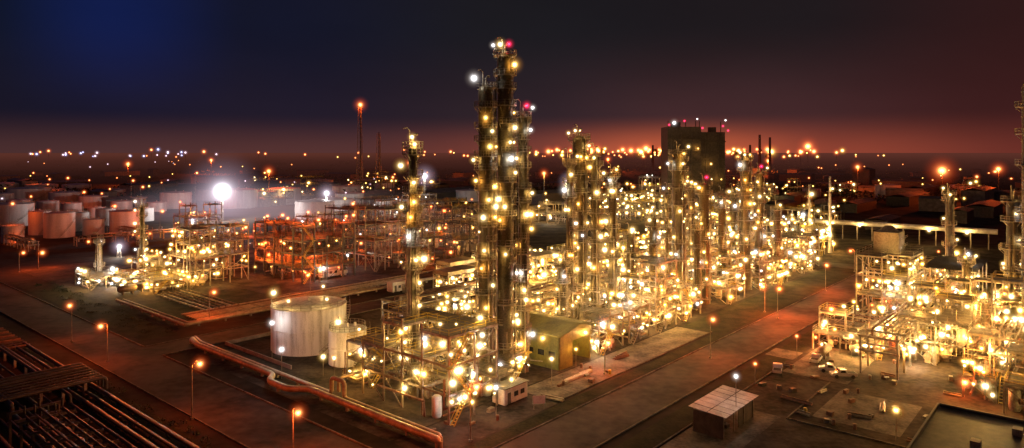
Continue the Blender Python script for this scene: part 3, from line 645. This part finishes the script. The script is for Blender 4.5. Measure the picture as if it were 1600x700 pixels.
for q in range(18):
    Y=R.uniform(480,1000); X=(R.choice([R.uniform(380,780),R.uniform(840,1600)])-800)*Y/F; u,v=UV((X,Y)); structure(u,v,3,2,8,[6,12] if q%2 else [7,14,21],'distant dark steel structure with a few lamps',mat='dark',nl=8,power=3500,pipes=3,lsz=3,lit=.2,kinds=['orange','gold','warm'])
e=bld(1350,900,30,25,20,'far dark block on the skyline')
for px,Y,h in ((1187,1100,75),(1203,1150,72),(1172,1200,60),(1040,1300,70),(1020,1250,60)):
    X=(px-800)*Y/F; e=thing('chimney','far slender industrial chimney','chimney',X,Y,0,-A,world=True); m=MB(); m.lathe([(3,0),(2.2,h*.6),(1.8,h),(.1,h)],0,0,12); m.obj('chimney_shell','conc',e)
for px,py,nx,ny,lv,n in ((1000,345,5,3,[6,12,18],44),(970,335,4,3,[6,12],28),(1150,360,4,3,[7,14,21],36),(1215,395,4,2,[6,12],34),(1250,385,3,2,[6,12,18],30),(1280,400,3,2,[6,12],32),(1110,350,4,2,[7,14],32),(1300,350,3,2,[6,12],10),(870,350,3,3,[6,12],10),(1030,320,4,3,[8,16,24],30),(1200,320,4,3,[8,16],12)):
    u,v=S(px,py); structure(u,v,nx,ny,7,lv,'distant process structure sprinkled with lamps',nl=n,power=3800,pipes=10,deck=.4,lsz=2,lit=.26)
pts=[]
for q in range(560):
    Y=R.choice([R.uniform(650,900),R.uniform(1000,1700),R.uniform(1800,3600)]); X=R.uniform(-.82,.82)*Y; pts.append((X,Y,R.uniform(9,26),R.uniform(6,14)))
scrub('far_wood',pts,70,3.0)
def glow_mist(name,dens,c,e,shape):  # self-emitting volumes: lamplit air painted as glow, nothing scatters here
    hm,nt=newmat(name); N=nt.nodes; L=nt.links; out=N.new('ShaderNodeOutputMaterial'); ev=N.new('ShaderNodeEmission'); ev.inputs[0].default_value=(*c,1)
    m=MB()
    if shape is None:
        pv=N.new('ShaderNodeVolumeAbsorption'); av=N.new('ShaderNodeAddShader'); pv.inputs['Color'].default_value=(0,0,0,1); pv.inputs['Density'].default_value=dens; ev.inputs[1].default_value=e*dens
        L.new(pv.outputs[0],av.inputs[0]); L.new(ev.outputs[0],av.inputs[1]); L.new(av.outputs[0],out.inputs['Volume']); M[name]=hm
        m.box(0,10800,.5,26000,20000,30); o=m.obj('haze_glow',name)
    else:
        tc=N.new('ShaderNodeTexCoord'); dt=N.new('ShaderNodeVectorMath'); dt.operation='DOT_PRODUCT'; L.new(tc.outputs['Object'],dt.inputs[0]); L.new(tc.outputs['Object'],dt.inputs[1])
        s=N.new('ShaderNodeMath'); s.operation='SUBTRACT'; s.use_clamp=True; s.inputs[0].default_value=1; L.new(dt.outputs['Value'],s.inputs[1])
        p=N.new('ShaderNodeMath'); p.operation='POWER'; p.inputs[1].default_value=2.5; L.new(s.outputs[0],p.inputs[0])
        k=N.new('ShaderNodeMath'); k.operation='MULTIPLY'; k.inputs[1].default_value=e*dens; L.new(p.outputs[0],k.inputs[0]); L.new(k.outputs[0],ev.inputs[1]); L.new(ev.outputs[0],out.inputs['Volume']); M[name]=hm
        px,py,zc,rx,ry,rz_=shape; x,y=survey(px,py); m.ball(0,0,0,1,40,24); o=m.obj('haze_glow',name,None,(x,y,zc)); o.scale=(rx,ry,rz_)
    o['kind']='structure'
glow_mist('city_haze_glow',1/2600,(1,.29,.20),.10,None)
glow_mist('flood_mist_glow',1/60,(1,.78,.92),.22,(362,345,10,95,60,24))
glow_mist('works_mist_glow',1/60,(1,.60,.55),.12,(490,350,8,110,60,24))
glow_mist('works_steam_glow',1/60,(1,.62,.42),.13,(650,390,6,50,40,20))
FM={}
for k in ('orange','pink','blue','white','gold'):
    for s in (0,1,2):
        m=MB(); h=(14,20,26)[s]; rr=(2.4,4,8)[s]; m.c=0; m.tube([(0,0,0),(0,0,h)],.2,5); m.c=1; m.ball(0,0,h,rr); FM[k,s]=m.mesh('distant_lamp',['dark','E_'+k])  # balls are painted bloom, drawn far larger than the distant lamps
    for s,(h,rr) in enumerate(((46,14),(60,21),(34,13),(62,38))):
        m=MB(); m.c=0; m.tube([(0,0,0),(0,0,h)],.5,5); m.c=1; m.ball(0,0,h,rr); FM[k,s+3]=m.mesh('distant_lamp',['dark','E_'+k])
def far(px,Y,k,s):
    X=(px-800)*Y/F; o=bpy.data.objects.new('distant_lamp',FM[k,s]); col.objects.link(o); o.location=(X,Y,0); o.scale=(1,1,R.uniform(.8,1.15)) if s<3 else (1,1,1)
    if s>=3: o.location.z=R.uniform(-16,2)
    tag(o,'far small glowing %s lamp on a pole'%({'orange':'orange','pink':'pale pink','blue':'cool blue','white':'white','gold':'golden'}[k]),'lamp','distant plant lamps')
for q in range(32): far(R.choice([R.uniform(45,345),R.gauss(180,80)]),R.uniform(2600,4600),R.choice(['pink','blue','pink','blue','orange']),R.choice([3,4,3,5]))
for q in range(34): far(R.uniform(370,1290),R.uniform(2600,5000),R.choice(['orange','orange','orange','gold']),R.choice([3,3,4,5]))
for q in range(118): far(R.gauss(1080,135),R.uniform(1900,4600),R.choice(['orange','orange','orange','gold']),R.choice([3,4,5,4,3,6]))
for q in range(14): far(R.uniform(30,420),R.uniform(1200,2200),R.choice(['pink','orange','orange']),1)
for q in range(40): far(R.uniform(0,900),R.uniform(480,1100),R.choice(['orange','orange','pink','gold']),0)
for q in range(26): far(R.uniform(300,1600),R.uniform(900,1700),R.choice(['orange','orange','gold']),1)
for q in range(30): far(R.uniform(850,1600),R.uniform(450,1000),R.choice(['orange','gold','gold']),0)
far(1555,900,'orange',2); far(1580,800,'orange',1); far(1545,1000,'orange',1)
for px,Y,p,k,r in ((1200,1400,700000,'orange',15),(1080,1000,160000,'orange',10),(1472,640,80000,'orange',20),(640,1100,200000,'orange',13),(200,1000,140000,'orange',11),(420,620,30000,'orange',9),(850,560,25000,'gold',7),(950,1700,900000,'orange',17),(330,1500,400000,'orange',13),(1340,800,80000,'orange',10),(1560,700,90000,'orange',12)):
    X=(px-800)*Y/F; e=thing('floodlight_mast','far sodium flood mast over the plant','floodlight',X,Y,0,world=True); m=MB(); m.tube([(0,0,0),(0,0,30)],.4,6); m.obj('pole','dark',e); m=MB(); m.ball(0,0,30,r,32,20); m.obj('lamp','E_glow',e)  # ball is painted bloom; masts placed to throw light on far ground
    l=bpy.data.objects.new('lamp_light',ldata(k,p,1)); col.objects.link(l); l.parent=e; l.location=(0,-2,28)

# ---------------- sky ----------------
w=bpy.data.worlds.new('World'); sc.world=w; w.use_nodes=True; nt=w.node_tree; nt.nodes.clear(); N=nt.nodes; L=nt.links
out=N.new('ShaderNodeOutputWorld'); bg=N.new('ShaderNodeBackground'); tc=N.new('ShaderNodeTexCoord'); sp=N.new('ShaderNodeSeparateXYZ'); L.new(tc.outputs['Generated'],sp.inputs[0])
xm=N.new('ShaderNodeMapRange'); xm.inputs['From Min'].default_value=-.62; xm.inputs['From Max'].default_value=.62; L.new(sp.outputs['X'],xm.inputs[0])
def ramp(st,src):
    r=N.new('ShaderNodeValToRGB'); el=r.color_ramp.elements; r.color_ramp.interpolation='EASE'
    while len(el)>1: el.remove(el[-1])
    el[0].position=st[0][0]; el[0].color=(*st[0][1],1)
    for p,c in st[1:]:
        q=el.new(p); q.color=(*c,1)
    L.new(src,r.inputs[0]); return r
hz=ramp([(0,(.070,.028,.028)),(.3,(.090,.032,.030)),(.5,(.18,.045,.032)),(.7,(.58,.115,.048)),(.85,(.26,.052,.030)),(1,(.14,.028,.020))],xm.outputs[0])
md=ramp([(0,(.010,.008,.018)),(.25,(.015,.010,.020)),(.5,(.032,.018,.024)),(.72,(.062,.024,.026)),(1,(.048,.012,.012))],xm.outputs[0])
tp=ramp([(0,(.005,.007,.015)),(.10,(.006,.012,.068)),(.22,(.007,.008,.022)),(.5,(.011,.010,.013)),(.8,(.014,.010,.012)),(1,(.028,.009,.009))],xm.outputs[0])
z1=N.new('ShaderNodeMapRange'); z1.inputs['From Min'].default_value=-.004; z1.inputs['From Max'].default_value=.055; z1.interpolation_type='SMOOTHSTEP'; L.new(sp.outputs['Z'],z1.inputs[0])
z2=N.new('ShaderNodeMapRange'); z2.inputs['From Min'].default_value=.02; z2.inputs['From Max'].default_value=.18; z2.interpolation_type='SMOOTHSTEP'; L.new(sp.outputs['Z'],z2.inputs[0])
m1=N.new('ShaderNodeMixRGB'); L.new(z1.outputs[0],m1.inputs[0]); L.new(hz.outputs[0],m1.inputs[1]); L.new(md.outputs[0],m1.inputs[2])
m2=N.new('ShaderNodeMixRGB'); L.new(z2.outputs[0],m2.inputs[0]); L.new(m1.outputs[0],m2.inputs[1]); L.new(tp.outputs[0],m2.inputs[2])
ns=N.new('ShaderNodeTexNoise'); ns.inputs['Scale'].default_value=3; ns.inputs['Detail'].default_value=5; mpn=N.new('ShaderNodeMapping'); mpn.inputs['Scale'].default_value=(1,1,3); L.new(tc.outputs['Generated'],mpn.inputs[0]); L.new(mpn.outputs[0],ns.inputs['Vector'])
nm=N.new('ShaderNodeMapRange'); nm.inputs['To Min'].default_value=.75; nm.inputs['To Max'].default_value=1.25; L.new(ns.outputs[0],nm.inputs[0])
mu=N.new('ShaderNodeMixRGB'); mu.blend_type='MULTIPLY'; mu.inputs[0].default_value=1; L.new(m2.outputs[0],mu.inputs[1]); L.new(nm.outputs[0],mu.inputs[2])
L.new(mu.outputs[0],bg.inputs[0]); bg.inputs[1].default_value=1.0
sk=N.new('ShaderNodeTexSky'); sk.sky_type='NISHITA'; sk.sun_disc=False; sk.sun_elevation=math.radians(-4); sk.sun_rotation=math.radians(40); b2=N.new('ShaderNodeBackground'); b2.inputs[1].default_value=.002; L.new(sk.outputs[0],b2.inputs[0])
ad=N.new('ShaderNodeAddShader'); L.new(bg.outputs[0],ad.inputs[0]); L.new(b2.outputs[0],ad.inputs[1]); L.new(ad.outputs[0],out.inputs[0])
sd=bpy.data.lights.new('ambient_fill','SUN'); sd.energy=.04; sd.angle=math.radians(30); sd.color=(1,.55,.38); so=bpy.data.objects.new('ambient_fill',sd); col.objects.link(so); so.rotation_euler=(math.radians(40),0,math.radians(35))  # added fill sun that lifts the ambient, not a source in the sky

cd=bpy.data.cameras.new('camera'); cd.sensor_width=36; cd.lens=36*F/1600; cd.shift_y=-112/1600; cd.clip_end=60000; cd.clip_start=.5
co=bpy.data.objects.new('camera',cd); col.objects.link(co); co.location=(0,0,H); co.rotation_euler=(math.pi/2,0,0); sc.camera=co
sc.view_settings.view_transform='Standard'; sc.view_settings.look='None'; sc.view_settings.exposure=0
print('LIGHTS',NL[0],'OBJS',len(bpy.data.objects))
